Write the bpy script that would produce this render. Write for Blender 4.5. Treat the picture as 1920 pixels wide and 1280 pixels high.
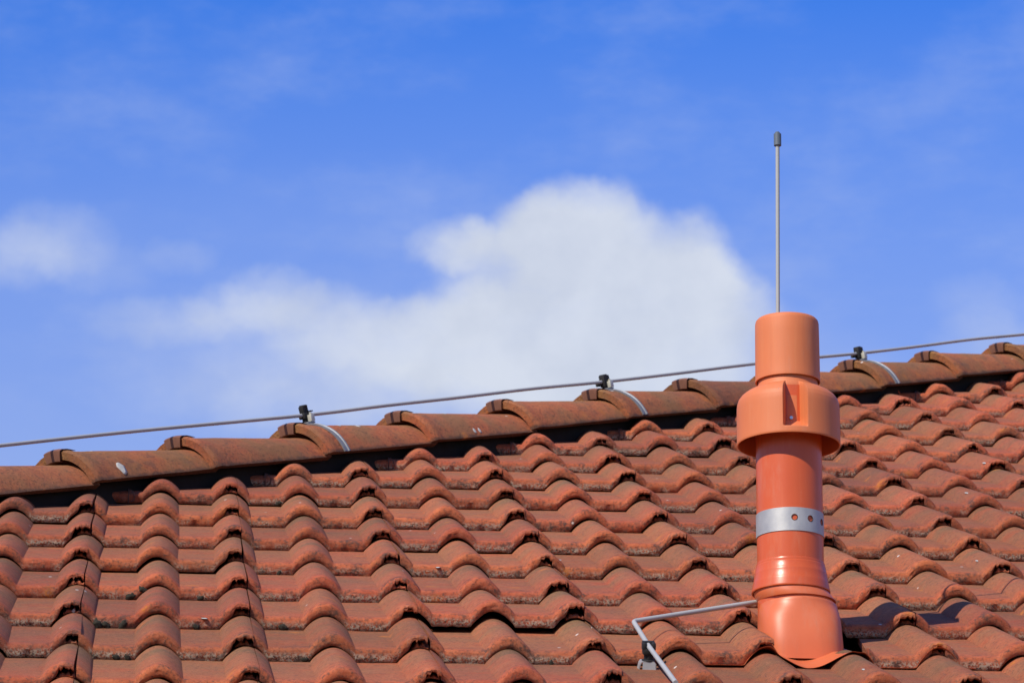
import bpy, bmesh, math, random
from mathutils import Vector, Matrix, noise
random.seed(7)
PI = math.pi
for o in list(bpy.data.objects): bpy.data.objects.remove(o)
SC = bpy.context.scene
COL = SC.collection

# ------------------------------------------------------------------ roof frame
PITCH = math.radians(23.0)
Z0 = 4.15                                    # height of the roof lattice origin above the ground
MR = Matrix.Translation((0, 0, Z0)) @ Matrix.Rotation(PITCH, 4, 'X')     # roof frame (X along courses, Y up the slope, Z normal)
GAUGE = 0.3398

# ------------------------------------------------------------------ camera
CR = Matrix(((0.99688009, -0.07471955, 0.02543771), (-0.01833077, 0.09430555, 0.99537453), (0.07677285, 0.99273534, -0.09264166)))
CT = Vector((-0.02550315, -0.39696564, 9.53080995))
FPX = 8539.08
cpos = -(CR.transposed() @ CT)
rx = Vector(CR[0]); up = Vector(CR[1]); fw = Vector(CR[2])
cm = Matrix.Identity(4)
for i in range(3):
    cm[i][0] = rx[i]; cm[i][1] = up[i]; cm[i][2] = -fw[i]; cm[i][3] = cpos[i]
camd = bpy.data.cameras.new('camera'); cam = bpy.data.objects.new('camera', camd); COL.objects.link(cam)
CAMW = MR @ cm
cam.matrix_world = CAMW
camd.sensor_width = 36.0; camd.lens = FPX / 1920 * 36.0
camd.clip_start = 0.1; camd.clip_end = 5000
camd.dof.use_dof = True; camd.dof.focus_distance = 8.4; camd.dof.aperture_fstop = 22
SC.camera = cam

def pix_dir(x, y):
    """world direction through a pixel of the photograph (used for where the clouds stand in the sky)"""
    v = rx * ((x - 960) / FPX) + up * ((640 - y) / FPX) + fw
    return (MR.to_3x3() @ v).normalized()

# ------------------------------------------------------------------ sun and sky
SUN_L = (MR.to_3x3() @ Vector((-0.57, -0.26, 0.92))).normalized()
SUN_EL = math.asin(SUN_L.z); SUN_AZ = math.atan2(SUN_L.x, SUN_L.y)
sd = bpy.data.lights.new('sun', 'SUN'); sd.energy = 4.9; sd.angle = math.radians(0.53); sd.color = (1.0, 0.91, 0.78)
so = bpy.data.objects.new('sun', sd); COL.objects.link(so)
so.rotation_euler = SUN_L.to_track_quat('Z', 'Y').to_euler(); so.location = (-6, -8, 12)

class NT:
    def __init__(s, tree): s.t = tree; s.n = tree.nodes; s.l = tree.links
    def node(s, typ, **kw):
        n = s.n.new(typ)
        for k, v in kw.items(): setattr(n, k, v)
        return n
    def link(s, a, b): s.l.new(a, b)
    def put(s, sock, v):
        if isinstance(v, bpy.types.NodeSocket): s.l.new(v, sock)
        else: sock.default_value = v
    def m(s, op, a, b=0.0, c=0.0, clamp=False):
        n = s.node('ShaderNodeMath', operation=op); n.use_clamp = clamp
        s.put(n.inputs[0], a); s.put(n.inputs[1], b); s.put(n.inputs[2], c); return n.outputs[0]
    def vm(s, op, a, b=(0, 0, 0)):
        n = s.node('ShaderNodeVectorMath', operation=op); s.put(n.inputs[0], a); s.put(n.inputs[1], b); return n.outputs[0]
    def noise(s, vec, scale, detail=4, rough=0.55, dist=0.0):
        n = s.node('ShaderNodeTexNoise'); s.put(n.inputs['Vector'], vec); n.inputs['Scale'].default_value = scale
        n.inputs['Detail'].default_value = detail; n.inputs['Roughness'].default_value = rough; n.inputs['Distortion'].default_value = dist
        return n.outputs['Fac']
    def ss(s, v, a, b, lo=0.0, hi=1.0):
        n = s.node('ShaderNodeMapRange', interpolation_type='SMOOTHSTEP'); s.put(n.inputs[0], v)
        n.inputs[1].default_value = a; n.inputs[2].default_value = b; n.inputs[3].default_value = lo; n.inputs[4].default_value = hi
        return n.outputs[0]
    def mix(s, f, a, b):
        n = s.node('ShaderNodeMix', data_type='RGBA'); s.put(n.inputs['Factor'], f)
        for i, v in ((6, a), (7, b)):
            if isinstance(v, tuple): v = v + (1.0,) if len(v) == 3 else v
            s.put(n.inputs[i], v)
        return n.outputs[2]
    def xyz(s, v):
        n = s.node('ShaderNodeSeparateXYZ'); s.put(n.inputs[0], v); return n.outputs
    def comb(s, x, y, z):
        n = s.node('ShaderNodeCombineXYZ'); s.put(n.inputs[0], x); s.put(n.inputs[1], y); s.put(n.inputs[2], z); return n.outputs[0]

world = bpy.data.worlds.new('World'); SC.world = world; world.use_nodes = True
W = NT(world.node_tree); W.n.clear()
SKY = 0.10
sky = W.node('ShaderNodeTexSky', sky_type='NISHITA'); sky.sun_disc = False
sky.sun_elevation = SUN_EL; sky.sun_rotation = SUN_AZ
sky.altitude = 0; sky.air_density = 1.0; sky.dust_density = 0.15; sky.ozone_density = 2.2
tc = W.node('ShaderNodeTexCoord')
dx, dy, dz = W.xyz(tc.outputs['Generated'])
az = W.m('MULTIPLY', W.m('ARCTAN2', dx, dy), 180 / PI); el = W.m('MULTIPLY', W.m('ARCSINE', dz), 180 / PI)
ang = W.comb(az, el, 0.0)
def angles(x, y):
    d = pix_dir(x, y); return math.degrees(math.atan2(d.x, d.y)), math.degrees(math.asin(d.z))
PXDEG = math.degrees(1 / FPX)
# wispy edges: push the angular coordinates about with two noises
def warp(scale, amt, off):
    v = W.vm('ADD', ang, (off, off * 1.7, off * .3))
    n = W.node('ShaderNodeTexNoise'); W.put(n.inputs['Vector'], v); n.inputs['Scale'].default_value = scale
    n.inputs['Detail'].default_value = 6; n.inputs['Roughness'].default_value = .6
    return W.vm('SCALE', W.vm('SUBTRACT', n.outputs['Color'], (.5, .5, .5)), (0, 0, 0)), amt
wn = W.node('ShaderNodeTexNoise'); W.put(wn.inputs['Vector'], ang); wn.inputs['Scale'].default_value = 1.5
wn.inputs['Detail'].default_value = 7; wn.inputs['Roughness'].default_value = .58
wv = W.vm('MULTIPLY', W.vm('SUBTRACT', wn.outputs['Color'], (.5, .5, .5)), (.50, .50, 0))
angw = W.vm('ADD', ang, wv)
BLOBS = [(1075, 440, 125, 95, .9), (1010, 445, 90, 80, .55), (1145, 445, 90, 95, .65), (868, 465, 95, 48, .55), (960, 500, 150, 80, .5),
         (1200, 520, 150, 120, .8), (1300, 505, 85, 105, .6), (1345, 570, 100, 95, .75), (1150, 610, 290, 125, .85), (950, 650, 260, 110, .7), (880, 600, 120, 60, .35),
         (1200, 720, 280, 120, .7), (760, 650, 190, 75, .42), (620, 610, 130, 70, .36), (520, 560, 95, 55, .40), (440, 590, 100, 50, .26), (300, 600, 130, 45, .2),
         (105, 445, 110, 62, .22), (15, 475, 110, 65, .24), (190, 500, 110, 45, .12), (340, 480, 70, 35, .15), (1830, 570, 90, 50, .12), (1860, 640, 120, 50, .2),
         (700, 740, 500, 90, .24), (620, 650, 420, 130, .16), (1050, 720, 620, 150, .22), (90, 480, 210, 110, .05), (560, 420, 420, 110, .05)]
tot = None
for (bx, by, brx, bry, w) in BLOBS:
    a, e = angles(bx, by)
    v = W.vm('SUBTRACT', angw, (a, e, 0))
    v = W.vm('MULTIPLY', v, (1 / (brx * 1.25 * PXDEG), 1 / (bry * 1.25 * PXDEG), 0))
    ln = W.node('ShaderNodeVectorMath', operation='DOT_PRODUCT'); W.put(ln.inputs[0], v); W.put(ln.inputs[1], v)
    k = W.m('SUBTRACT', 1.0, ln.outputs['Value'], clamp=True)
    k = W.m('MULTIPLY', W.m('POWER', k, 1.2), w)
    tot = k if tot is None else W.m('ADD', tot, k)
# the rest of the sky carries the same kind of scattered fair-weather cloud
far = W.noise(tc.outputs['Generated'], 3.2, 6, .55)
horiz = W.ss(dz, 0.02, 0.2)
ca, ce = angles(960, 500)
aw = W.m('ABSOLUTE', W.m('SUBTRACT', az, ca))
outside = W.ss(aw, 9.0, 14.0)
scatter = W.m('MULTIPLY', W.m('MULTIPLY', W.ss(far, .52, .72), outside), horiz)
fine = W.noise(W.vm('MULTIPLY', ang, (.8, 1.25, 1)), 1.7, 9, .62)
tot = W.m('MULTIPLY', tot, W.m('ADD', .50, W.m('MULTIPLY', fine, 1.1)))
dens = W.m('SUBTRACT', 1.0, W.m('POWER', 2.71828, W.m('MULTIPLY', W.m('POWER', tot, 1.3), -2.1)))
cl = W.m('ADD', dens, W.m('MULTIPLY', scatter, .8), clamp=True)
veil = W.m('MULTIPLY', W.ss(W.noise(W.vm('MULTIPLY', ang, (.5, 1.1, 0)), .55, 7, .62), .42, .8), .22)
cl = W.m('ADD', cl, veil, clamp=True)
cl = W.m('MULTIPLY', cl, .90)
shade = W.noise(W.vm('ADD', ang, (31, 7, 0)), .8, 7, .55)
cloudc = W.mix(W.ss(shade, .3, .7), (.62 / SKY, .67 / SKY, .77 / SKY), (.72 / SKY, .765 / SKY, .845 / SKY))
tint = W.node('ShaderNodeMix', data_type='RGBA', blend_type='MULTIPLY'); tint.inputs[0].default_value = 1.0
W.link(sky.outputs[0], tint.inputs[6]); tint.inputs[7].default_value = (.29, .85, 1.96, 1)
hzn = W.node('ShaderNodeMapRange'); W.put(hzn.inputs[0], el)
for i_, v_ in ((1, 11.5), (2, 22.2), (3, 1.0), (4, 0.0)): hzn.inputs[i_].default_value = v_
hz = hzn.outputs[0]
blue = W.mix(hz, tint.outputs[2], (.44 / SKY, .52 / SKY, .745 / SKY))
col = W.mix(cl, blue, cloudc)
bg = W.node('ShaderNodeBackground'); W.link(col, bg.inputs[0]); bg.inputs[1].default_value = SKY
wo = W.node('ShaderNodeOutputWorld'); W.link(bg.outputs[0], wo.inputs[0])

SC.view_settings.view_transform = 'Standard'; SC.view_settings.look = 'None'
SC.view_settings.exposure = 0.0; SC.view_settings.gamma = 1.0; SC.view_settings.use_curve_mapping = False

# ------------------------------------------------------------------ helpers
def tag(o, label=None, cat=None, group=None, kind=None):
    if label: o['label'] = label
    if cat: o['category'] = cat
    if group: o['group'] = group
    if kind: o['kind'] = kind
    return o
def empty(name, mat):
    o = bpy.data.objects.new(name, None); o.empty_display_size = .1; COL.objects.link(o); o.matrix_world = mat; return o
def link(name, me, parent=None, mat=None):
    o = bpy.data.objects.new(name, me); COL.objects.link(o)
    if parent is not None: o.parent = parent
    if mat is not None: o.matrix_basis = mat
    return o
def mesh(name, bm, m, smooth=35):
    me = bpy.data.meshes.new(name); bmesh.ops.recalc_face_normals(bm, faces=bm.faces[:]); bm.to_mesh(me); bm.free()
    if m: me.materials.append(m)
    if smooth:
        for p in me.polygons: p.use_smooth = True
        me.set_sharp_from_angle(angle=math.radians(smooth))
    return me
def grid(bm, rows, closed_u=False, closed_v=False):
    """rows: list of lists of points -> quads"""
    vs = [[bm.verts.new(p) for p in r] for r in rows]
    nr, nc = len(vs), len(vs[0])
    for i in range(nr if closed_v else nr - 1):
        for j in range(nc if closed_u else nc - 1):
            a, b = vs[i], vs[(i + 1) % nr]
            bm.faces.new((a[j], a[(j + 1) % nc], b[(j + 1) % nc], b[j]))
    return vs
def lathe(bm, prof, n=64, a0=0.0):
    return grid(bm, [[(r * math.sin(a0 + 2 * PI * k / n), -r * math.cos(a0 + 2 * PI * k / n), h) for k in range(n)] for r, h in prof], closed_u=True)
def box(bm, sx, sy, sz, mat=Matrix.Identity(4), bev=0.0):
    r = bmesh.ops.create_cube(bm, size=1.0, matrix=mat @ Matrix.Diagonal((sx, sy, sz, 1)))
    if bev:
        es = list({e for v in r['verts'] for e in v.link_edges})
        bmesh.ops.bevel(bm, geom=es, offset=bev, segments=2, affect='EDGES', profile=.6)
def tube(bm, pts, r, n=12, cap=True):
    pts = [Vector(p) for p in pts]; rows = []; ref = None
    for i, p in enumerate(pts):
        d = (pts[min(i + 1, len(pts) - 1)] - pts[max(i - 1, 0)]).normalized()
        if ref is None: ref = d.orthogonal().normalized()
        ref = (ref - d * ref.dot(d)).normalized(); b = d.cross(ref)
        rows.append([p + (ref * math.cos(2 * PI * k / n) + b * math.sin(2 * PI * k / n)) * r for k in range(n)])
    vs = grid(bm, rows, closed_u=True)
    if cap: bm.faces.new(vs[0][::-1]); bm.faces.new(vs[-1])
def cyl(bm, r, h0, h1, n=20, mat=Matrix.Identity(4), bev=0.0):
    p = [(r - bev, h0), (r, h0 + bev), (r, h1 - bev), (r - bev, h1)] if bev else [(r, h0), (r, h1)]
    rows = [[mat @ Vector((rr * math.cos(2 * PI * k / n), rr * math.sin(2 * PI * k / n), h)) for k in range(n)] for rr, h in p]
    vs = grid(bm, rows, closed_u=True); bm.faces.new(vs[0][::-1]); bm.faces.new(vs[-1])

# ------------------------------------------------------------------ materials
def newmat(name):
    m = bpy.data.materials.new(name); m.use_nodes = True; T = NT(m.node_tree); b = m.node_tree.nodes['Principled BSDF']; return m, T, b
def plain(name, c, rough=.5, metal=0.0, var=.12, scale=30, bump=0.0, bscale=200):
    m, T, b = newmat(name); t = T.node('ShaderNodeTexCoord')
    f = T.noise(t.outputs['Object'], scale, 5, .6)
    T.put(b.inputs['Base Color'], T.mix(f, tuple(x * (1 - var) for x in c), tuple(min(1, x * (1 + var)) for x in c)))
    T.put(b.inputs['Roughness'], T.ss(f, .2, .8, max(.05, rough - .08), min(1, rough + .08))); b.inputs['Metallic'].default_value = metal
    if bump:
        bp = T.node('ShaderNodeBump'); bp.inputs['Strength'].default_value = bump; bp.inputs['Distance'].default_value = .002
        T.link(T.noise(t.outputs['Object'], bscale, 4, .6), bp.inputs['Height']); T.link(bp.outputs[0], b.inputs['Normal'])
    return m

def clay(name, hip=False):
    m, T, b = newmat(name); t = T.node('ShaderNodeTexCoord'); oi = T.node('ShaderNodeObjectInfo')
    co = T.vm('ADD', t.outputs['Object'], T.vm('SCALE', oi.outputs['Location'], (0, 0, 0)))
    sc = co.node; sc.inputs[1].links[0].from_node.inputs['Scale'].default_value = 3.7
    rnd = oi.outputs['Random']
    A = T.node('ShaderNodeAttribute', attribute_name='wear')     # x: distance up the tile, y: height on the nose, z: roll(1)/pan(0)
    yy, hh, rr = T.xyz(A.outputs['Vector'])
    n1 = T.noise(co, 9, 5, .6); n2 = T.noise(co, 34, 5, .65); n3 = T.noise(co, 170, 4, .7); n4 = T.noise(co, 620, 3, .7)
    stre = T.noise(T.vm('MULTIPLY', co, (14, 160, 60)), 1.0, 4, .6)
    if not hip:
        red = T.mix(T.ss(n2, .3, .7), (.35, .073, .028), (.46, .115, .043))
        brown = T.mix(T.ss(stre, .3, .7), (.215, .096, .043), (.31, .124, .055))
        up_ = T.m('MULTIPLY', T.m('ADD', T.m('MULTIPLY', T.ss(yy, .016, .034), .6), T.m('MULTIPLY', T.ss(yy, .03, .2), .4)), T.ss(T.m('ADD', n1, T.m('MULTIPLY', T.m('SUBTRACT', n2, .5), .5)), .22, .62))
        c = T.mix(T.m('MULTIPLY', up_, .88), red, brown)
        # olive film on the upper part of the rolls
        oliv = T.m('MULTIPLY', T.m('MULTIPLY', T.ss(yy, .07, .26), T.ss(T.noise(co, 6, 4, .6), .42, .66)), T.m('ADD', .25, T.m('MULTIPLY', rr, .6)))
        c = T.mix(oliv, c, (.15, .098, .042))
    else:
        red = T.mix(T.ss(n2, .3, .7), (.31, .078, .030), (.39, .120, .040))
        brown = T.mix(T.ss(n3, .3, .7), (.19, .088, .036), (.28, .125, .046))
        c = T.mix(T.ss(n1, .36, .66), red, brown)
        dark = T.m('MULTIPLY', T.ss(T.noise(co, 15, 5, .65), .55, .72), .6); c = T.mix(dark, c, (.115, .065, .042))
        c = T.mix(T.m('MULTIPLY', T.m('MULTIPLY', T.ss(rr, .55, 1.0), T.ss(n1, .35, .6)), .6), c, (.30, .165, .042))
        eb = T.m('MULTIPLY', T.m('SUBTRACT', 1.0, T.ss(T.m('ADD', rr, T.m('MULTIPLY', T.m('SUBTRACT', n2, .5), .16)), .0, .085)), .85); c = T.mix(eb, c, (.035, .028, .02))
    geo = T.node('ShaderNodeNewGeometry'); big = T.noise(geo.outputs['Position'], 2.3, 6, .65)
    c = T.mix(T.m('MULTIPLY', T.ss(big, .50, .68), .42), c, (.17, .083, .047))
    c = T.mix(T.m('MULTIPLY', T.ss(big, .30, .45, 1.0, 0.0), .25), c, (.47, .15, .075))
    # per tile tone
    hs = T.node('ShaderNodeHueSaturation'); T.put(hs.inputs['Color'], c); T.put(hs.inputs['Value'], T.ss(rnd, 0, 1, .84, 1.14)); T.put(hs.inputs['Hue'], T.ss(T.m('FRACT', T.m('MULTIPLY', rnd, 7.3)), 0, 1, .497, .504))
    c = hs.outputs[0]
    # coarse sand grain
    c = T.mix(T.m('MULTIPLY', T.ss(n3, .50, .63), .55), c, (.085, .038, .024))
    n5 = T.noise(co, 85, 5, .7)
    c = T.mix(T.m('MULTIPLY', T.ss(n5, .53, .67), .55), c, (.105, .05, .032)); c = T.mix(T.m('MULTIPLY', T.ss(n5, .30, .46, 1.0, 0.0), .22), c, (.50, .19, .10))
    c = T.mix(T.m('MULTIPLY', T.ss(n4, .54, .66), .42), c, (.52, .22, .13))
    if not hip:
        # pale lichen speckle and black dirt low on the nose
        low = T.m('MULTIPLY', T.m('SUBTRACT', 1.0, T.ss(hh, .30, .78)), T.m('SUBTRACT', 1.0, T.ss(yy, .006, .02)))
        pan = T.m('SUBTRACT', 1.0, T.m('MULTIPLY', T.ss(rr, .0, .45), .9))
        li = T.m('MULTIPLY', T.m('MULTIPLY', low, pan), T.ss(T.m('ADD', T.m('ADD', n1, T.m('MULTIPLY', n2, .6)), T.m('MULTIPLY', T.m('SUBTRACT', T.m('FRACT', T.m('MULTIPLY', rnd, 13.7)), .5), .5)), .48, .86))
        sp = T.ss(T.noise(co, 260, 3, .75), .43, .54)
        c = T.mix(T.m('MULTIPLY', T.m('MULTIPLY', li, sp), .95), c, (.47, .40, .29))
        sp2 = T.ss(T.noise(T.vm('ADD', co, (3, 5, 9)), 200, 3, .7), .52, .62)
        c = T.mix(T.m('MULTIPLY', T.m('MULTIPLY', T.m('ADD', T.m('MULTIPLY', li, .8), T.m('MULTIPLY', low, .25)), sp2), .9), c, (.06, .045, .035))
        # soot patches on the nose and along its lower edge
        mid = T.m('SUBTRACT', 1.0, T.ss(yy, .012, .06))
        soot = T.m('MULTIPLY', T.m('MULTIPLY', mid, T.ss(T.noise(co, 28, 5, .7), .50, .66)), T.ss(n3, .3, .55))
        c = T.mix(T.m('MULTIPLY', soot, .85), c, (.075, .045, .034))
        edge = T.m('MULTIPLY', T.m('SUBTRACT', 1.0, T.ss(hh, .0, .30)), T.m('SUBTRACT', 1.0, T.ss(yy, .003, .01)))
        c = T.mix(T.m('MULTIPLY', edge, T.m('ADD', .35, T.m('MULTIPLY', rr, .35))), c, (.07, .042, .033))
    # orange lichen and white flecks
    v = T.node('ShaderNodeTexVoronoi'); T.put(v.inputs['Vector'], T.vm('ADD', co, T.vm('MULTIPLY', T.comb(n3, n2, n3), (.02, .02, .02)))); v.inputs['Scale'].default_value = 13 if not hip else 17
    pick = T.xyz(v.outputs['Color'])[0]
    ol = T.m('MULTIPLY', T.m('MULTIPLY', T.m('SUBTRACT', 1.0, T.ss(v.outputs['Distance'], .10, .26)), T.m('GREATER_THAN', pick, .80 if not hip else .62)), T.ss(n3, .42, .55))
    if hip: ol = T.m('MULTIPLY', ol, T.m('ADD', .25, T.m('MULTIPLY', T.m('SUBTRACT', 1.0, T.ss(rr, .0, .5)), .75)))
    c = T.mix(T.m('MULTIPLY', ol, .75), c, (.52, .17, .03))
    v2 = T.node('ShaderNodeTexVoronoi'); T.put(v2.inputs['Vector'], T.vm('MULTIPLY', co, (1.0, .5, 1.0))); v2.inputs['Scale'].default_value = 42
    wf = T.m('MULTIPLY', T.m('SUBTRACT', 1.0, T.ss(v2.outputs['Distance'], .10, .17)), T.m('GREATER_THAN', T.xyz(v2.outputs['Color'])[1], .975))
    c = T.mix(T.m('MULTIPLY', wf, .85), c, (.68, .62, .54))
    T.put(b.inputs['Base Color'], c); b.inputs['Roughness'].default_value = .86; b.inputs['Specular IOR Level'].default_value = .3
    hgt = T.m('ADD', T.m('ADD', T.m('MULTIPLY', n3, .8), T.m('MULTIPLY', n4, .55)), T.m('MULTIPLY', n2, .8))
    bp = T.node('ShaderNodeBump'); bp.inputs['Strength'].default_value = .85; bp.inputs['Distance'].default_value = .0030
    T.link(hgt, bp.inputs['Height']); T.link(bp.outputs[0], b.inputs['Normal'])
    return m

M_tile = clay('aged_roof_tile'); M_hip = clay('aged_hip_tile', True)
M_dark = plain('black_felt', (.013, .009, .006), .95, 0, .4, 60)
M_wood = plain('dark_batten_wood', (.05, .035, .025), .9, 0, .3, 40)
M_alu = plain('dull_aluminium', (.37, .375, .36), .7, .1, .12, 25, .1, 300)
M_zinc = plain('zinc_steel', (.24, .25, .26), .58, .5, .2, 80, .15, 300)
M_band = plain('galvanised_band', (.42, .42, .40), .52, .45, .28, 30, .1, 300)
M_black = plain('black_plastic', (.012, .011, .010), .75, 0, .2, 60)
M_greycap = plain('blue_grey_plastic', (.10, .125, .15), .6, 0, .15, 80)
M_nut = plain('pale_nut', (.55, .54, .44), .5, .2, .12, 80)
M_rust = plain('rusty_wire', (.11, .06, .045), .75, .3, .3, 200)
M_clip = plain('brown_metal_clip', (.20, .085, .05), .6, .2, .3, 90)
M_moss = plain('dark_moss', (.026, .023, .014), 1.0, 0, .7, 220, .8, 300)
M_drop = plain('bird_dropping', (.42, .41, .37), .9, 0, .35, 120, .5, 200)
M_wall = plain('render_wall', (.62, .58, .50), .9, 0, .06, 8, .3, 120)
M_grass = plain('lawn_ground', (.06, .09, .03), 1.0, 0, .35, 3, .5, 40)
M_screw = plain('steel_screw', (.5, .5, .5), .35, .9, .1, 100)

def plastic(name, c, rough, streak=.1, coat=0.0, bumpy=.03):
    m, T, b = newmat(name); t = T.node('ShaderNodeTexCoord'); co = t.outputs['Object']
    f = T.noise(co, 9, 5, .6); st = T.noise(T.vm('MULTIPLY', co, (1, 1, .06)), 130, 4, .6); g = T.noise(co, 300, 3, .7)
    cc = T.mix(f, tuple(x * .90 for x in c), tuple(min(1, x * 1.07) for x in c))
    du = T.m('MULTIPLY', T.ss(T.noise(T.vm('MULTIPLY', co, (1, 1, .25)), 34, 6, .7), .50, .75), .28); cc = T.mix(du, cc, (.52, .25, .15))
    ru = T.m('MULTIPLY', T.ss(T.noise(T.vm('MULTIPLY', co, (1, 1, .04)), 75, 5, .7), .56, .78), .25); cc = T.mix(ru, cc, (.30, .10, .05))
    cc = T.mix(T.m('MULTIPLY', T.ss(st, .5, .8), streak), cc, (min(1, c[0] * 1.15), c[1] * 1.7, c[2] * 2.0))
    v = T.node('ShaderNodeTexVoronoi'); T.put(v.inputs['Vector'], co); v.inputs['Scale'].default_value = 70
    sp = T.m('MULTIPLY', T.m('LESS_THAN', v.outputs['Distance'], .09), T.m('GREATER_THAN', T.xyz(v.outputs['Color'])[0], .95))
    cc = T.mix(T.m('MULTIPLY', sp, .7), cc, (.3, .16, .1))
    T.put(b.inputs['Base Color'], cc)
    T.put(b.inputs['Roughness'], T.ss(f, .25, .75, rough - .06, rough + .08))
    b.inputs['Specular IOR Level'].default_value = .4; b.inputs['Coat Weight'].default_value = coat; b.inputs['Coat Roughness'].default_value = .18
    bp = T.node('ShaderNodeBump'); bp.inputs['Strength'].default_value = bumpy; bp.inputs['Distance'].default_value = .001
    T.link(T.m('ADD', g, T.m('MULTIPLY', st, .8)), bp.inputs['Height']); T.link(bp.outputs[0], b.inputs['Normal'])
    return m
M_cap = plastic('orange_hood_plastic', (.62, .175, .060), .55, .16, 0, .10)
M_pipe = plastic('orange_pipe_plastic', (.58, .100, .026), .33, .28, .0, .05)
M_base = plastic('orange_base_plastic', (.62, .145, .050), .42, .05, 0, .03)

# ------------------------------------------------------------------ ground and house body
def ground():
    bm = bmesh.new(); s = 900
    grid(bm, [[(-s, -s, 0), (s, -s, 0)], [(-s, s, 0), (s, s, 0)]])
    o = link('ground', mesh('ground', bm, M_grass, 0)); o['kind'] = 'structure'
ground()
house = empty('house', Matrix.Identity(4))
tag(house, 'house with a red tiled hipped roof rising towards the upper right', 'house')

# hip line in the roof frame
D = Vector((.3, GAUGE, 0)).normalized()
VUP = Vector((0, math.sin(PITCH), math.cos(PITCH)))
U = (VUP - D * VUP.dot(D)).normalized(); Wd = D.cross(U)
NA = Vector((-D.y, D.x, 0))
HA = Vector((-1.05, 0, 0)) + NA * .11                     # a point on the hip axis
S_EAVE = -(15.0 - 7) * GAUGE - .02
S_TOP = 5.6
def hip_X(S): return HA.x + (S - HA.y) * D.x / D.y

# ------------------------------------------------------------------ roof tiles
T_H, R_H = .0240, .0255
def prof(x):
    """pan-and-roll surface; x is the position across one tile (0..0.300, joint at 0)"""
    for c0 in (-.054, .096, .246):
        u = x - c0
        if 0 < u < .08:
            return R_H * math.sin(PI * u / .08) ** .86
    return 0.0
def is_roll(x):
    for c0 in (-.054, .096, .246):
        u = x - c0
        if 0 < u < .08: return math.sin(PI * u / .08)
    return 0.0
NOSE = [(.0005, 0.0), (-.0010, .14), (-.0016, .30), (-.0016, .46), (-.0010, .62), (.0006, .76), (.0028, .865), (.0064, .94), (.0115, .982), (.018, 1.0)]
TOPY = [.045, .09, .15, .22, .30, .36, .42]
def tile_bm(seed):
    bm = bmesh.new(); lay = bm.verts.layers.float_vector.new('wear')
    rnd = random.Random(seed); off = Vector((rnd.uniform(0, 50), rnd.uniform(0, 50), seed * 3.1))
    def nz(x, y, f, a): return a * noise.noise(Vector((x * f, y * f, 0)) + off)
    xs = []
    def seg(a, b, n): 
        for k in range(n): xs.append(a + (b - a) * k / n)
    seg(.0008, .026, 8); seg(.026, .096, 13); seg(.096, .176, 20); seg(.176, .246, 13); seg(.246, .2994, 20); xs.append(.2994)
    cut0 = .263 + rnd.uniform(-.004, .007)
    rows = []
    for x in xs:
        z0 = prof(x) + (.0012 if x < .026 else 0); rl = is_roll(x)
        rag = 0.0
        if x > cut0:
            rag = min(1, (x - cut0) / .006) * (.0135 + nz(x, 9, 330, .0060) + nz(x, 3, 900, .0030))
            rag = max(.003, min(.0185, rag))
        ring = []
        chip = max(0, nz(x, 1.3, 60, 1) - .36) * .014
        for (y, fz) in NOSE:
            fr = nz(x, fz * 3, 45, .0012) + nz(x, fz * 9, 170, .0011) + nz(x, fz * 22, 420, .0005)
            yy = y + fr + (chip * (1 - fz) if fz < .6 else 0)
            gap = rag + (.0025 * rl if not rag else 0)
            z = z0 + gap + (T_H - gap) * fz + nz(x, y + 7, 70, .0006) + (nz(x, 4.4, 240, .0011) if fz == 0 else 0)
            ring.append((x, yy, z - T_H * max(0, y) / GAUGE, (max(0, y), max(0, (z - z0) / T_H) * (.45 if x > cut0 - .004 else 1), rl)))
        for y in TOPY:
            z = z0 + T_H * (1 - y / GAUGE) + nz(x, y, 22, .0008)
            ring.append((x, y, z, (y, 1.0, rl)))
        th = .0125
        b0 = rag + .0025 * rl
        for y in (.42, .22, .03):
            ring.append((x, y, z0 + T_H * (1 - y / GAUGE) - th + (.002 if b0 else 0), (y, .5, rl)))
        ring.append((x, .012, z0 + max(b0, .001) + .0005, (.012, .1, rl)))
        rows.append(ring)
    def emit(rows):
        vs = []
        for r in rows:
            vv = []
            for (x, y, z, w) in r:
                v = bm.verts.new((x, y, z)); v[lay] = Vector(w); vv.append(v)
            vs.append(vv)
        n = len(vs[0])
        for i in range(len(vs) - 1):
            for j in range(n): bm.faces.new((vs[i][j], vs[i][(j + 1) % n], vs[i + 1][(j + 1) % n], vs[i + 1][j]))
        bm.faces.new(vs[0]); bm.faces.new(vs[-1][::-1])
    emit(rows)
    # the interlocking rib of this tile that lies under the roll of its left neighbour
    rows = []
    n = 16; x0 = -.026 - rnd.uniform(0, .006)
    for k in range(n + 1):
        x = x0 + (-.0012 - x0) * k / n
        z0 = R_H * math.sin(PI * (x + .054) / .08) ** .86
        rib = .0030 * (1 if int((x - x0) / .0055) % 2 else 0)
        top = max(.001, .0042 + rib + nz(x, 2, 400, .004) + nz(x, 8, 1100, .002))
        set_ = .006 + nz(x, 5, 200, .003) + .004 * (1 - k / n)
        ring = [(x, set_, z0 + .0004, (.002, .2, .9)), (x, set_ - .001, z0 + top * .6, (.002, .45, .9)), (x, set_ + .002, z0 + top, (.01, .7, .9))]
        for y in (.08, .22, .42): ring.append((x, y, z0 + top - T_H * y / GAUGE, (y, 1, .9)))
        for y in (.42, .22, .03): ring.append((x, y, z0 + top - .006 - T_H * y / GAUGE, (y, .3, .9)))
        rows.append(ring)
    emit(rows)
    return bm
NVAR = 8
TILE_BM = [tile_bm(101 + i) for i in range(NVAR)]
def tmesh(bm): 
    return mesh('tile', bm, M_tile, 50)
TILE_ME = [tmesh(b.copy()) for b in TILE_BM]

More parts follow.
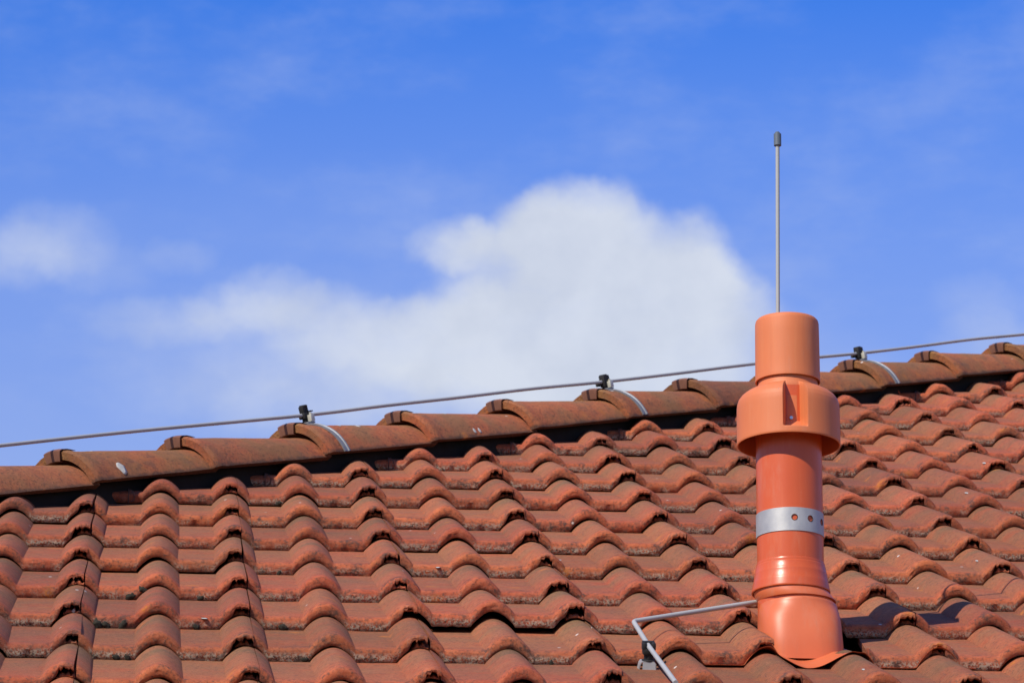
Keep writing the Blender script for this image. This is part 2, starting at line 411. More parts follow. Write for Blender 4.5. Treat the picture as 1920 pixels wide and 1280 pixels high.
def tile_pos(T, row): return ((2 * T - 9) * .15 - .096, -(row - 7) * GAUGE)
def cut_mesh(bm, planes):
    bm = bm.copy()
    for co, no in planes:
        r = bmesh.ops.bisect_plane(bm, geom=bm.verts[:] + bm.edges[:] + bm.faces[:], plane_co=co, plane_no=no, clear_outer=True, dist=1e-6)
        eds = [e for e in r['geom_cut'] if isinstance(e, bmesh.types.BMEdge)]
        try: bmesh.ops.holes_fill(bm, edges=eds, sides=0)
        except Exception: pass
    return tmesh(bm)
tiles = {}
rt = random.Random(5)
P_T, P_ROW = 6, 12                                      # the tile whose place the pipe's flashing takes
SPECIAL = {(4, 11): .011, (3, 6): .003, (1, 7): .004, (5, 12): .003}
for T in range(-3, 16):
    for row in range(-6, 16):
        X0, S0 = tile_pos(T, row)
        if row < 8 - T: continue
        if X0 > 2.55 + max(0, S0) * .35 and row > 0: continue
        if X0 > 3.3: continue
        if X0 < -1.9: continue
        v = rt.randrange(NVAR)
        jx, jy, jr = rt.gauss(0, .0006), rt.gauss(0, .0028), rt.gauss(0, .0045)
        lift = SPECIAL.get((T, row), max(0, rt.gauss(.0003, .0018)))
        lm = Matrix.Translation((X0 + jx, S0 + jy, 0))
        # rotate about the head so only the nose lifts
        tilt = Matrix.Translation((.15, .42, 0)) @ Matrix.Rotation(-lift / .42, 4, 'X') @ Matrix.Rotation(jr, 4, 'Z') @ Matrix.Translation((-.15, -.42, 0))
        M = lm @ tilt
        me = TILE_ME[v]; planes = []
        # cut where the tile runs under the hip
        c = M.inverted()
        far_ = max((Vector((X0 + a, S0 + .42, 0)) - HA).dot(NA) for a in (-.03, .3))
        if far_ > -.025:
            planes.append((c @ (HA + NA * -.025), c.to_3x3() @ NA))
        if (T, row) == (P_T, P_ROW): planes.append((Vector((.164, 0, 0)), Vector((-1, .10, 0)).normalized()))
        if planes: me = cut_mesh(TILE_BM[v], planes)
        if not len(me.polygons): continue
        tiles[(T, row)] = link('tile', me, house, MR @ M)

# tiles outside the photograph, and those of the face beyond the hip: plain joined rows
def far_tiles():
    bm = bmesh.new()
    xs = [0, .013, .026, .06, .096, .112, .136, .160, .176, .21, .246, .262, .280, .2995]
    for T in range(-11, 31):
        for row in range(-10, 16):
            X0, S0 = tile_pos(T, row)
            if S0 + .2 > S_TOP or X0 > 7.3: continue
            if (Vector((X0 + .15, S0, 0)) - HA).dot(NA) > -.06 and row < 8 - T: continue
            if row < 8 - T: continue
            for face in (0, 1):
                if face == 0 and (T, row) in tiles: continue
                if face == 1 and X0 - hip_X(S0) > 2.2: continue
                rows = []
                for y, dz in ((0, 0), (-.001, .014), (.006, .022), (.018, T_H), (.40, T_H * (1 - .40 / GAUGE))):
                    r = []
                    for x in xs:
                        p = Vector((X0 + x, S0 + y, prof(x) + dz))
                        over = (p - HA).dot(NA)
                        if over > -.02: p = p - NA * (over + .02)
                        if face: p = p - Wd * 2 * (p - HA).dot(Wd)
                        r.append(p)
                    rows.append(r)
                grid(bm, rows)
    return mesh('far_tiles', bm, M_tile, 50)
o = link('roof_tiling', far_tiles(), house, MR); o['kind'] = 'stuff'

# wire clips that hold the cut tiles along the hip
def clip_mesh():
    bm = bmesh.new(); y0 = -.004
    tube(bm, [(0, .10, .012), (0, .03, .026), (0, .004, .0275), (0, y0, .024), (0, y0 - .001, .012), (0, y0, .001), (.001, .010, -.004)], .0013, 6)
    tube(bm, [(0, y0, .0245), (.004, y0 + .002, .029), (.010, y0 + .001, .024), (.013, y0, .014), (.012, y0, .007), (.006, y0, .004)], .0011, 6)
    return mesh('tile_clip', bm, M_rust)
CLIP = clip_mesh()
for T in range(-1, 13):
    row = 8 - T
    if (T, row) in tiles:
        X0, S0 = tile_pos(T, row)
        o = link('wire_clip', CLIP, tiles[(T, row)], Matrix.Translation((.026 + .040 + rt.uniform(-.006, .008), 0, prof(.06))))

# moss cushions and droppings
def lump(seed, sx, sy, sz, m, name, sub=2):
    bm = bmesh.new(); bmesh.ops.create_icosphere(bm, subdivisions=sub, radius=1.0); r = Vector((seed * 3.3, seed, 0))
    for v in bm.verts:
        k = 1 + .45 * noise.noise(v.co * 2.2 + r) + .25 * noise.noise(v.co * 6 + r)
        v.co = Vector((v.co.x * sx, v.co.y * sy, v.co.z * sz)) * k
    return mesh(name, bm, m, 180)
MOSS = [lump(i, .010, .005, .006, M_moss, 'moss_cushion', 3) for i in range(4)]
rm = random.Random(11)
mossy = [(2, 11, .075, 1.0), (2, 10, .085, 1.0), (2, 11, .03, 1.1), (2, 11, .045, .9), (2, 10, .108, .9), (2, 12, .085, .7), (2, 12, .065, .8), (2, 10, .215, .7), (2, 11, .205, .7), (3, 11, .06, .9), (3, 9, .07, .6), (4, 12, .21, .6),
         (3, 13, .05, 1.0), (3, 12, .09, .7), (2, 13, .055, .9), (3, 6, .09, .7)]
for (T, row, x, s) in mossy:
    if (T, row) in tiles:
        link('moss_cushion', rm.choice(MOSS), tiles[(T, row)], Matrix.Translation((x, -.001, prof(x) + .006 * s)) @ Matrix.Rotation(rm.uniform(0, 6), 4, 'Y') @ Matrix.Scale(s, 4))
SPLAT = [lump(20 + i, .0055, .009, .0006, M_drop, 'bird_dropping') for i in range(3)]
for (T, row, x, y, s) in [(2, 7, .176, .01, .9), (2, 11, .22, -.001, .9), (3, 10, .15, .012, .9), (3, 11, .165, .012, .8), (4, 9, .075, .0, .9), (9, 6, .28, .02, 1.6), (8, 4, .26, .03, 1.3), (10, 5, .27, .02, 1.3), (9, 2, .26, .05, 1.2),
                          (5, 9, .02, .09, .9), (7, 9, .26, .14, .9), (8, 9, .255, .12, 1.0), (7, 12, .26, .10, .8), (8, 6, .12, .14, 1.2), (6, 13, .12, .1, .8)]:
    if (T, row) in tiles:
        link('bird_dropping', rm.choice(SPLAT), tiles[(T, row)], Matrix.Translation((x, y, prof(x) + T_H * (1 - y / GAUGE) - (.004 if y < .015 else 0))) @ Matrix.Rotation(rm.uniform(-.6, .6), 4, 'Z') @ Matrix.Scale(s, 4))

# under the tiles: roof boards of both faces, black felt roll and batten along the hip
def deck():
    bm = bmesh.new()
    z = -.03
    xe, xt = hip_X(S_EAVE), hip_X(S_TOP)
    a = [(xe, S_EAVE + .10, z), (7.5, S_EAVE + .10, z), (7.5, S_TOP, z), (xt, S_TOP, z)]
    va = [bm.verts.new(p) for p in a]; bm.faces.new(va)
    # the mirrored face beyond the hip
    def mir(p):
        q = Vector(p) - HA; return HA + q - Wd * 2 * q.dot(Wd)
    vb = [bm.verts.new(mir(p)) for p in a]; bm.faces.new(vb[::-1])
    bm.faces.new((va[0], va[3], vb[3], vb[0]))
    return mesh('roof_boards', bm, M_wood, 0)
link('roof_boards', deck(), house, MR)
def felt():
    bm = bmesh.new(); rows = []
    for k in range(80):
        t = -3.9 + 11.4 * k / 79
        j = .004 * noise.noise(Vector((t * 6, 1, 2)))
        c = HA + D * t
        rows.append([c + Wd * w + U * (u + j) for w, u in ((-.085, -.055), (-.075, .025), (-.03, .055), (.03, .055), (.062, .026 + j), (.070, -.04))])
    grid(bm, rows)
    return mesh('hip_felt', bm, M_dark, 180)
link('hip_felt', felt(), house, MR)

# house walls below the eaves (under the frame of the photograph)
def walls():
    bm = bmesh.new()
    c = MR @ Vector((hip_X(S_EAVE) + .5, S_EAVE + .5, 0)); y1 = c.y + 8.5; top = c.z - .09; x1 = 7.2
    for (ax, ay, bx, by) in ((c.x, c.y, x1, c.y), (x1, c.y, x1, y1), (x1, y1, c.x, y1), (c.x, y1, c.x, c.y)):
        grid(bm, [[(ax, ay, 0), (bx, by, 0)], [(ax, ay, top), (bx, by, top)]])
    return mesh('wall', bm, M_wall, 0)
link('wall', walls(), house)
def eave_board():
    bm = bmesh.new(); box(bm, 7.4 - hip_X(S_EAVE), .03, .14, Matrix.Translation(((7.4 + hip_X(S_EAVE)) / 2, S_EAVE + .12, -.06)))
    return mesh('eave_board', bm, M_wood, 0)
link('eave_board', eave_board(), house, MR)

# ------------------------------------------------------------------ hip tiles
def hip_section(s, extra=0.0):
    """half width, crest height, edge height of a hip tile at distance s from its lower end"""
    k = s / .39
    hw = .109 - .013 * k + extra; cr = .114 - .028 * k + extra; ed = .031 - .005 * k
    return hw, cr, ed
def hip_pt(s, a, off=0.0):
    """a in -1..1 round the arch"""
    hw, cr, ed = hip_section(s)
    dr = cr - ed; R = (hw * hw + dr * dr) / (2 * dr); am = math.asin(min(1, hw / R)) if dr <= R else PI - math.asin(hw / R)
    t = a * am
    return Vector(((R + off) * math.sin(t), s, cr - R + (R + off) * math.cos(t)))    # x across (Wd), y along D, z along U
def hip_mesh(seed):
    bm = bmesh.new(); lay = bm.verts.layers.float_vector.new('wear'); o = Vector((seed * 5.1, 0, 0))
    NA_ = 36; TH = .017
    S_ = [-.001, .001, .006, .014, .028, .038, .07, .12, .18, .24, .30, .36, .395, .415]
    rows = []
    for a in [-1 + 2 * k / NA_ for k in range(NA_ + 1)]:
        ring = []
        for s in S_:
            flare = .0035 * max(0, 1 - max(0, s - .022) / .016) if s < .038 else 0
            if s <= .001: flare -= .004
            if s == .006: flare -= .001
            n = .0012 * noise.noise(Vector((a * 5, s * 22, 1)) + o) + .0006 * noise.noise(Vector((a * 20, s * 90, 5)) + o)
            p = hip_pt(max(0, s), a, flare + n); p.y = s + .0015 * noise.noise(Vector((a * 8, 3, 3)) + o)
            if abs(a) > .999: p.z += .0015 * noise.noise(Vector((s * 60, 8, 3)) + o) + .0008 * noise.noise(Vector((s * 200, 8, 3)) + o)
            ring.append((p, (s, 1.0, 1 - abs(a))))
        for s in (.415, .2, .0): 
            p = hip_pt(s, a * .985, -TH); ring.append((p, (s, .2, 1 - abs(a))))
        rows.append(ring)
    vs = []
    for r in rows:
        vv = []
        for p, w in r:
            v = bm.verts.new(p); v[lay] = Vector(w); vv.append(v)
        vs.append(vv)
    n = len(vs[0])
    for i in range(len(vs) - 1):
        for j in range(n): bm.faces.new((vs[i][j], vs[i][(j + 1) % n], vs[i + 1][(j + 1) % n], vs[i + 1][j]))
    bm.faces.new(vs[0]); bm.faces.new(vs[-1][::-1])
    return mesh('hip_tile', bm, M_hip, 40)
HIP_ME = [hip_mesh(i) for i in range(5)]
def hip_clip_mesh():
    bm = bmesh.new()
    A0, A1 = -.16, .17
    path = [(.045, .0018), (.02, .0055), (.002, .0050), (-.0045, .0015), (-.0050, -.010), (-.0045, -.021), (.006, -.0225)]
    rows = []
    for s, off in path:
        rows.append([hip_pt(max(0, s), A0 + (A1 - A0) * k / 6, off) + Vector((0, min(0, s), 0)) for k in range(7)])
    rows2 = [[p + Vector((0, -.0012, .0012)) for p in r] for r in rows]
    grid(bm, rows); grid(bm, [list(reversed(r)) for r in rows2])
    for r in (0, 6):
        grid(bm, [[a[r] for a in rows], [a[r] for a in rows2]])
    return mesh('hip_clip', bm, M_clip, 40)
HCLIP = hip_clip_mesh()
HB = Matrix.Identity(4)
for i in range(3): HB[i][0] = Wd[i]; HB[i][1] = D[i]; HB[i][2] = U[i]; HB[i][3] = HA[i]
def hip_frame(tau): return MR @ HB @ Matrix.Translation((0, tau, 0))
HEAD0, HSTEP = .325, .390
hips = {}
for k in range(-10, 18):
    tau = HEAD0 + HSTEP * k + rt.gauss(0, .002)
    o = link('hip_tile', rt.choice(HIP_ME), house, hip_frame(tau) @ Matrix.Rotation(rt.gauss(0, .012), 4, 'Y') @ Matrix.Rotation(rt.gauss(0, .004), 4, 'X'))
    hips[k] = o
    link('hip_clip', HCLIP, o, Matrix.Identity(4))
def splat_on_hip(k, s, a, sc):
    p = hip_pt(s, a, .0005); q = hip_pt(s, a, .01); nrm = (q - p).normalized()
    link('bird_dropping', rm.choice(SPLAT), hips[k], Matrix.Translation(p) @ nrm.to_track_quat('Z', 'Y').to_matrix().to_4x4() @ Matrix.Scale(sc, 4))
for q in [(0, .10, .83, 2.0), (0, .10, .12, 1.0), (2, .20, .33, .9), (2, .14, .28, .7), (1, .22, .1, .7), (3, .17, .88, .8), (3, .19, .88, .8), (3, .15, .25, .7), (7, .07, .3, .9)]: splat_on_hip(*q)

# ------------------------------------------------------------------ lightning conductor on the hip
def smooth_path(pts, n=8):
    pts = [Vector(p) for p in pts]; out = []
    for i in range(len(pts) - 1):
        p0 = pts[max(0, i - 1)]; p1 = pts[i]; p2 = pts[i + 1]; p3 = pts[min(len(pts) - 1, i + 2)]
        for k in range(n):
            t = k / n
            out.append(.5 * ((2 * p1) + (p2 - p0) * t + (2 * p0 - 5 * p1 + 4 * p2 - p3) * t * t + (3 * p1 - p0 - 3 * p2 + p3) * t ** 3))
    out.append(pts[-1]); return out
WU = .134
hold = [HEAD0 + HSTEP * k + .07 for k in (-4, 2, 5, 8, 11)]
knots = []
for i, t in enumerate(hold):
    knots.append((.000, t, WU))
    if i < len(hold) - 1:
        for f in (.25, .5, .75): knots.append((.002 * math.sin(i * 2 + f * 5), t + (hold[i + 1] - t) * f, WU + (.009 if i == 0 else .0025) * math.sin(PI * f) + .0012 * math.sin(f * 9 + i)))
bm = bmesh.new(); tube(bm, smooth_path(knots, 6), .0042, 12)
cable = link('conductor_cable', mesh('conductor_cable', bm, M_alu, 60)); cable.matrix_world = MR @ HB
tag(cable, 'long grey metal lightning conductor cable running above the ridge-like hip tiles', 'cable')

def holder(t, label, head):
    e = empty('cable_holder', hip_frame(t)); tag(e, label, 'cable holder', 'black cable holders strapped over hip tiles')
    s0 = .07 - .005
    # strap over the tile
    bm = bmesh.new(); rows = []
    for k in range(41):
        a = -1 + 2 * k / 40
        rows.append([hip_pt(s0 + ds, a, off) + Vector((0, -.07, 0)) for ds, off in ((-.010, .0006), (-.010, .0042), (-.0055, .0046), (-.004, .0020), (.004, .0020), (.0055, .0046), (.010, .0042), (.010, .0006))])
    grid(bm, rows, closed_u=True)
    link('strap', mesh('strap', bm, M_zinc, 35), e)
    cr = hip_section(.07)[1]
    bm = bmesh.new(); box(bm, .034, .026, .004, Matrix.Translation((0, 0, cr + .0055)), .001)
    link('foot_plate', mesh('foot_plate', bm, M_zinc, 35), e)
    bm = bmesh.new(); cyl(bm, .0075, cr + .006, WU - .004, 16, bev=.0015); cyl(bm, .0105, cr + .006, cr + .0105, 16, bev=.001)
    link('stem', mesh('stem', bm, M_black, 35), e)
    bm = bmesh.new()
    if head == 'tall':
        box(bm, .019, .024, .014, Matrix.Translation((0, 0, WU - .002)) , .0025)
        box(bm, .014, .018, .016, Matrix.Translation((0, -.001, WU + .013)) @ Matrix.Rotation(.12, 4, 'X'), .002)
        box(bm, .022, .014, .003, Matrix.Translation((0, .012, WU + .0075)), .0008)
        cyl(bm, .0098, WU + .018, WU + .0235, 16, bev=.0015)
    else:
        box(bm, .017, .024, .030, Matrix.Translation((.002, 0, WU + .001)), .003)
        cyl(bm, .0105, WU + .012, WU + .018, 16, bev=.0015)
        box(bm, .010, .020, .008, Matrix.Translation((-.006, -.014, WU - .006)), .002)
    link('clamp_head', mesh('clamp_head', bm, M_black, 35), e)
    bm = bmesh.new(); box(bm, .012, .013, .016, Matrix.Translation((.014, .004, cr + .016)) , .0015); cyl(bm, .003, cr + .022, cr + .029, 10, Matrix.Translation((.014, .004, 0)))
    link('nut', mesh('nut', bm, M_nut, 35), e)
holder(hold[1], 'leftmost black cable holder, its head standing above the cable', 'tall')
holder(hold[2], 'middle black cable holder between the left holder and the orange vent pipe', 'low')
holder(hold[3], 'smallest black cable holder, to the right of the orange vent pipe', 'low')

# ------------------------------------------------------------------ orange vent pipe
PB = Vector((.409, -1.513, 0))
MP = Matrix.Translation(MR @ PB) @ Matrix.Rotation(math.radians(.55), 4, 'Y')
vent = empty('vent_pipe', MP)
tag(vent, 'orange plastic vent pipe with a hooded cap standing on the tiled roof', 'vent pipe')
VIEW_AZ = math.atan2(cpos.x - PB.x, 8.0)                 # azimuth of the photographer seen from the pipe
def P(name, bm, m, sm=35): return link(name, mesh(name, bm, m, sm), vent)
# cap
bm = bmesh.new()
pr_ = [(0.0, .6145), (.030, .6145), (.049, .6143), (.0540, .6130), (.0565, .6100), (.0576, .6050), (.0579, .58), (.0582, .53), (.0584, .504), (.0588, .4990), (.0586, .4960), (.0560, .4960), (.0556, .504), (.0556, .52)]
lathe(bm, pr_[1:], 96); bmesh.ops.contextual_create(bm, geom=[v for v in bm.verts if abs(v.co.z - .6145) < 1e-5 and abs(v.co.xy.length - .030) < 1e-4])
P('cap', bm, M_cap)
# neck and hood in one moulding with the front recess
hp = [(.0535, .520), (.0538, .490), (.0560, .4830), (.0665, .4790), (.0765, .4735), (.0845, .4670), (.0893, .4605), (.0917, .4530), (.0925, .4450), (.0926, .430), (.0926, .410), (.0927, .399), (.0928, .392), (.0929, .386), (.0930, .3795), (.0922, .3772), (.0905, .3772), (.0895, .3800), (.0890, .41), (.0880, .440), (.080, .458), (.062, .466)]
def sst(x, a, b):
    t = max(0, min(1, (x - a) / (b - a))); return t * t * (3 - 2 * t)
azs = []
A_L, A_R = VIEW_AZ + math.radians(-4.5), VIEW_AZ + math.radians(20.5)
n = 0
k = -PI
cand = [(-PI + 2 * PI * i / 96) for i in range(96)]
for e_ in (A_L, A_R): cand += [e_ + math.radians(d_) for d_ in (-3.5, -2.4, -1.6, -.9, -.3, .3, .9, 1.6, 2.4)]
azs = sorted(set(round(c_, 5) for c_ in cand))
bm = bmesh.new(); rows = []
dense = []
for i in range(len(hp) - 1):
    steps = 4 if .38 < hp[i][1] < .47 and i < 15 else 1
    for q in range(steps):
        f = q / steps; dense.append((hp[i][0] + (hp[i + 1][0] - hp[i][0]) * f, hp[i][1] + (hp[i + 1][1] - hp[i][1]) * f, i))
dense.append(hp[-1] + (len(hp),))
for r, h, i in dense:
    row = []; lim = .0575 if i < 14 else .0560
    for a in azs:
        rr = r
        mk = sst(a, A_L - .022, A_L + .006) * (1 - sst(a, A_R - .004, A_R + .030)) * sst(h, .3885, .3955)
        if rr > lim: rr += (lim - rr) * mk
        row.append((rr * math.sin(a), -rr * math.cos(a), h))
    rows.append(row)
grid(bm, rows, closed_u=True)
hood = P('hood', bm, M_cap, 50)
# little raised plate and screw inside the recess
bm = bmesh.new()
rows = []
for h in (.397, .455):
    rows.append([(.0592 * math.sin(A_L + .05 + (A_R - A_L - .14) * k / 8), -.0592 * math.cos(A_L + .05 + (A_R - A_L - .14) * k / 8), h) for k in range(9)])
grid(bm, rows); r_ = bmesh.ops.extrude_face_region(bm, geom=bm.faces[:])
for v in r_['geom']:
    if isinstance(v, bmesh.types.BMVert): v.co.x *= .965; v.co.y *= .965
link('recess_plate', mesh('recess_plate', bm, M_cap, 30), hood)
sa = A_L + math.radians(9.5)
bm = bmesh.new()
sm_ = Matrix.Translation((.0592 * math.sin(sa), -.0592 * math.cos(sa), .4125)) @ Matrix.Rotation(sa, 4, 'Z') @ Matrix.Rotation(PI / 2, 4, 'X')
cyl(bm, .0036, 0, .0022, 14, sm_, .0006)
link('screw', mesh('screw', bm, M_screw, 35), hood)
# pipe
bm = bmesh.new(); lathe(bm, [(.0590, .475), (.0592, .34), (.0593, .20), (.0594, .10), (.0594, .02)], 96); P('pipe', bm, M_pipe)
# steel band with punched holes
bm = bmesh.new()
bz0, bz1 = .2050, .2475; br = .0606
HOL = [VIEW_AZ + math.radians(q) for q in (8, 37, 69)]; hw_ = .0075
cuts = []
for c_ in HOL: cuts.append((c_ - hw_ / br, c_ + hw_ / br))
def bp_(a, h): return (br * math.sin(a), -br * math.cos(a), h)
def span(a0, a1):
    n_ = max(1, int((a1 - a0) / .07)); grid(bm, [[bp_(a0 + (a1 - a0) * k / n_, h) for k in range(n_ + 1)] for h in (bz0, bz1)])
cur = cuts[-1][1] - 2 * PI
for (c0, c1), c_ in zip(cuts, HOL):
    span(cur, c0); cur = c1
    zc = .229; N_ = 24; outer = []; inner = []
    for k in range(N_):
        th = 2 * PI * k / N_; ca_, sa_ = math.cos(th), math.sin(th); m_ = max(abs(ca_), abs(sa_))
        ox, oz = ca_ / m_ * hw_, sa_ / m_
        outer.append((c_ + ox / br, zc + (oz * (bz1 - zc) if oz > 0 else oz * (zc - bz0))))
        inner.append((c_ + .0050 * ca_ / br, zc + .0050 * sa_))
    grid(bm, [[bp_(a, h) for a, h in outer], [bp_(a, h) for a, h in inner]], closed_u=True)
    # hole wall back to the pipe
    grid(bm, [[bp_(a, h) for a, h in inner], [(.0594 * math.sin(a), -.0594 * math.cos(a), h) for a, h in inner]], closed_u=True)
bmesh.ops.remove_doubles(bm, verts=bm.verts[:], dist=1e-6)
rust = []
for c_ in HOL:
    rb_ = bmesh.new(); zc = .229; rr_ = br + .0003
    grid(rb_, [[((rr_ - dn) * math.sin(c_ + q * math.cos(2 * PI * k / 24) / rr_), -(rr_ - dn) * math.cos(c_ + q * math.cos(2 * PI * k / 24) / rr_), zc + q * math.sin(2 * PI * k / 24)) for k in range(24)] for q, dn in ((.0062, .0002), (.0058, 0), (.0050, 0), (.0048, .0012))], closed_u=True)
    rust.append(mesh('hole_rim', rb_, M_rust, 60))
rim = [[(r * math.sin(2 * PI * k / 96), -r * math.cos(2 * PI * k / 96), h) for k in range(96)] for r, h in ((.0594, bz0), (br, bz0))]
grid(bm, rim, closed_u=True); rim = [[(r * math.sin(2 * PI * k / 96), -r * math.cos(2 * PI * k / 96), h) for k in range(96)] for r, h in ((.0594, bz1), (br, bz1))]
grid(bm, rim, closed_u=True)
band = P('steel_band', bm, M_band, 30)
for me_ in rust: link('hole_rim', me_, band)
# socket rings
bm = bmesh.new()
lathe(bm, [(.0594, .158), (.0606, .1575), (.0612, .1555), (.0612, .1525), (.0622, .1510), (.0638, .1400), (.0646, .1385), (.0650, .1360), (.0664, .1230), (.0672, .1215), (.0676, .1190), (.0700, .1070), (.0702, .1052), (.0698, .1040), (.0672, .1040)], 96)
P('socket', bm, M_pipe, 25)
bm = bmesh.new(); lathe(bm, [(.0660, .110), (.0664, .106), (.0684, .097), (.0690, .0885), (.0686, .0872), (.0640, .0872), (.0640, .075), (.0700, .06), (.0702, -.03), (.0702, -.06)], 96)
for v in bm.verts:
    w_ = sst(.1055 - v.co.z, 0, .022); v.co.x += .0115 * w_; v.co.y -= .003 * w_
P('swivel_ring', bm, M_base)
# dome shell bending down to the roof plane
SLOPE = math.tan(PITCH)
def dome_pt(k, a, off=0.0):
    """k 0 top edge .. 1 roof line; a azimuth (0 = towards the eaves)"""
    e = k ** 1.5
    cx = .0115 + .003 * k; hwx = .0705 + .0035 * k; fwd = .0735 + .014 * sst(k, 0, .8); ex = 2 + 1.5 * sst(k, .02, .4)
    s_, c_ = math.sin(a), math.cos(a)
    q = (abs(s_) ** ex + abs(c_) ** ex) ** (-1 / ex)
    x = cx + (hwx + off) * s_ * q; y = -(fwd + off if c_ > 0 else hwx + off) * c_ * q
    zt = .0785 + .004 * c_ ; zb = y * SLOPE + .003
    return Vector((x, y, zt + (zb - zt) * k))
bm = bmesh.new(); rows = []
AZ = [math.radians(-97 + 205 * i / 60) for i in range(61)]
KS = [0, .012, .05, .12, .2, .3, .42, .55, .68, .8, .9, .96, 1.0]
for k in KS:
    off = -.0012 if k == 0 else 0
    if k > .92: off = 0
    rows.append([dome_pt(k, a, off) for a in AZ])
inner = [[dome_pt(k, a, -.004 if k < .9 else -.002) for a in AZ] for k in reversed(KS)]
grid(bm, rows + inner, closed_v=True)
P('base_dome', bm, M_base, 40)
# wavy flashing sheet lying on the course below
MPi = MP.inverted()
bm = bmesh.new(); rows = []
FX = [(.205 + .50 * i / 110) for i in range(111)]
def tx(X):   # position across the tile for a roof X
    x = (X - tile_pos(P_T, 0)[0]) % .3
    return prof(x) if x < .298 else prof(.298)
def fl_z(X, S, lift):
    ins = sst(X, .345, .36) * (1 - sst(X, .468, .490))
    up = max(0, S + 1.712)
    tv = tx(X)
    if .345 < X < .515:
        m_ = sst(X, .345, .365) * (1 - sst(X, .495, .515)); tv += (sum(tx(X + d_ * .006) for d_ in range(-5, 6)) / 11 - tv) * m_
    return tv + lift + ((.0095 * tv / R_H + .0015 * (1 - ins)) * max(0, min(1, (-1.660 - S) / .05))) - up * .05 * (1 - ins) - up * .066
for S, lf, sh in ((-1.7095, .0026, 0), (-1.7098, .0034, 0), (-1.700, .0034, 0), (-1.66, .0036, 0), (-1.60, .0055, 0), (-1.50, .008, 0), (-1.37, .008, 0), (-1.37, .005, 0), (-1.60, .004, 0), (-1.700, .0026, 0)):
    r = []
    for X in FX:
        wav = .0022 * math.sin((X - .2) * 31) + .003 * noise.noise(Vector((X * 14, 4, 2)))
        taper = .0035 if S < -1.69 else .0
        bulge = .012 * math.exp(-((X - .425) / .05) ** 2) - .004 if S < -1.65 else 0
        r.append(MPi @ (MR @ Vector((X, S - bulge + wav * .8, fl_z(X, S, lf + max(0, wav) * (1 if S < -1.64 else 0))))))
    rows.append(r)
grid(bm, rows, closed_v=True)
P('flashing', bm, M_base, 40)

# ------------------------------------------------------------------ lightning rod behind the pipe
rod = empty('lightning_rod', MP @ Matrix.Translation((-.0150 + .07 * math.sin(VIEW_AZ) * 0, .072, .10)))
tag(rod, 'thin upright grey lightning rod with a dark grey tip behind the vent pipe', 'lightning rod')
bm = bmesh.new(); tube(bm, [(.004, 0, 0), (.006, 0, .3), (.0095, 0, .6), (.0130, 0, .888)], .0037, 14)
link('shaft', mesh('shaft', bm, M_alu, 60), rod)
bm = bmesh.new(); cyl(bm, .0070, .876, .900, 20, Matrix.Translation((.0130, 0, 0)), .0008); cyl(bm, .0045, .8995, .9035, 16, Matrix.Translation((.0130, 0, 0)), .0012)
link('tip_cap', mesh('tip_cap', bm, M_greycap, 35), rod)

# ------------------------------------------------------------------ bent conductor to the left of the pipe and its clamp
def seg_path(pts, rad=.018):
    pts = [Vector(p) for p in pts]; out = [pts[0]]
    for i in range(1, len(pts) - 1):
        a = (pts[i - 1] - pts[i]).normalized(); b = (pts[i + 1] - pts[i]).normalized()
        p, q = pts[i] + a * rad, pts[i] + b * rad
        for k in range(7):
            t = k / 6; out.append(p * (1 - t) ** 2 + pts[i] * 2 * t * (1 - t) + q * t * t)
    out.append(pts[-1]); return out
CLX, CLS = .128, -1.752
bm = bmesh.new()
tube(bm, seg_path([(.397, -1.44, .083), (.117, -1.595, .062), (CLX + .001, CLS, .0425), (CLX + .008, -2.10, .040)], .009), .0043, 12)
bent = link('conductor_wire', mesh('conductor_wire', bm, M_alu, 60)); bent.matrix_world = MR
tag(bent, 'bent grey conductor wire going from the vent pipe base to the lower edge', 'wire')
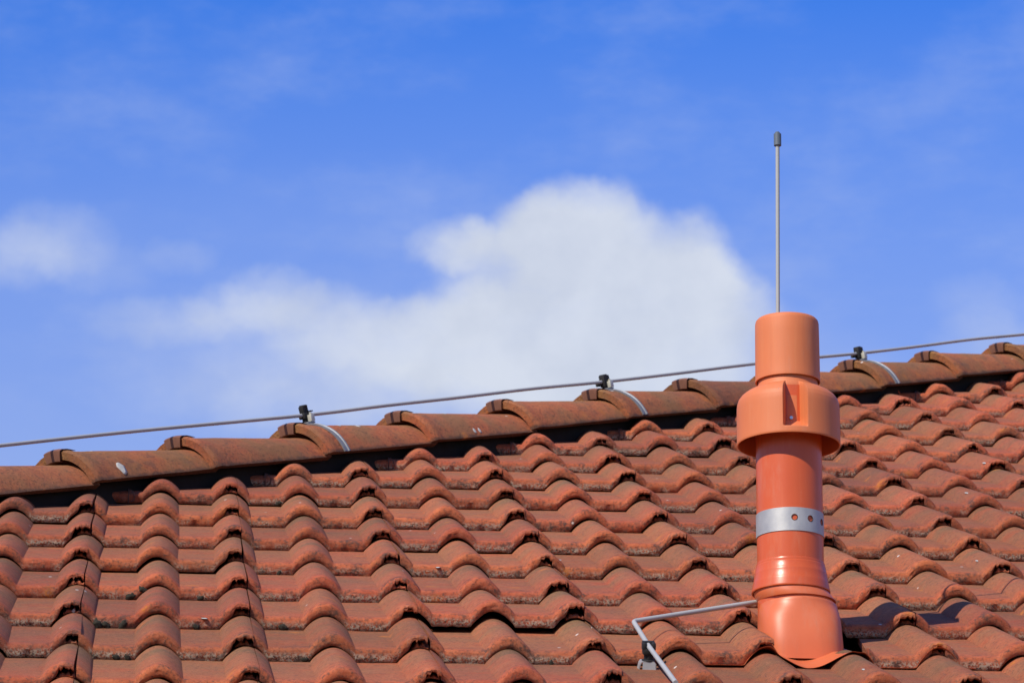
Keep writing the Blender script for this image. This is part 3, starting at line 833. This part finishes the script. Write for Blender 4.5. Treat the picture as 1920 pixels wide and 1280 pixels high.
e = empty('wire_clamp', MR @ Matrix.Translation((CLX, CLS, prof(.06))) @ Matrix.Diagonal((.84, 1, .74, 1)))
tag(e, 'black wire clamp on a shiny steel foot gripping the bent wire at the bottom', 'wire clamp')
bm = bmesh.new()   # pressed steel foot: a bent bracket open at the sides
pf = [(-.020, -.004, .001), (-.0175, -.006, .018), (-.014, -.004, .0235), (.011, -.004, .0235), (.0155, -.006, .018), (.018, -.004, .001)]
r0 = [Vector(p) for p in pf]; r1 = [Vector((p[0], p[1] + .028, p[2])) for p in pf]
ra = [Vector((p.x * .92, p.y, p.z - .0018)) for p in r0]; rb = [Vector((p.x * .92, p.y, p.z - .0018)) for p in r1]
grid(bm, [r0, r1, rb, ra], closed_v=True)
fr = [(-.0125, -.0085, .0012), (.0155, -.0085, .0012), (.0135, -.0045, .0215), (-.0115, -.0045, .0215)]
grid(bm, [[fr[0], fr[1]], [fr[3], fr[2]]]); q_ = bmesh.ops.extrude_face_region(bm, geom=[bm.faces[-1]] if False else [f for f in bm.faces if all(v.co.y < -.0044 and abs(v.co.x) < .0156 for v in f.verts) and len(f.verts) == 4][-1:])
for v in q_['geom']:
    if isinstance(v, bmesh.types.BMVert): v.co.y += .0016
link('steel_foot', mesh('steel_foot', bm, M_band, 35), e)
bm = bmesh.new()
cyl(bm, .0095, .0235, .040, 16, Matrix.Translation((.001, .008, 0)), .001)
cyl(bm, .0135, .0235, .0265, 20, Matrix.Translation((.001, .008, 0)), .0008)
box(bm, .025, .022, .016, Matrix.Translation((.001, .008, .046)), .004)
link('clamp_body', mesh('clamp_body', bm, M_black, 35), e)
bm = bmesh.new()
box(bm, .0085, .021, .018, Matrix.Translation((-.0085, .008, .0575)), .003); box(bm, .0085, .021, .018, Matrix.Translation((.0105, .008, .0575)), .003)
box(bm, .026, .012, .008, Matrix.Translation((.001, .016, .0640)), .0025)
cyl(bm, .0038, .0655, .0685, 10, Matrix.Translation((-.008, .006, 0)), .0006)
link('clamp_jaw', mesh('clamp_jaw', bm, M_black, 35), e)
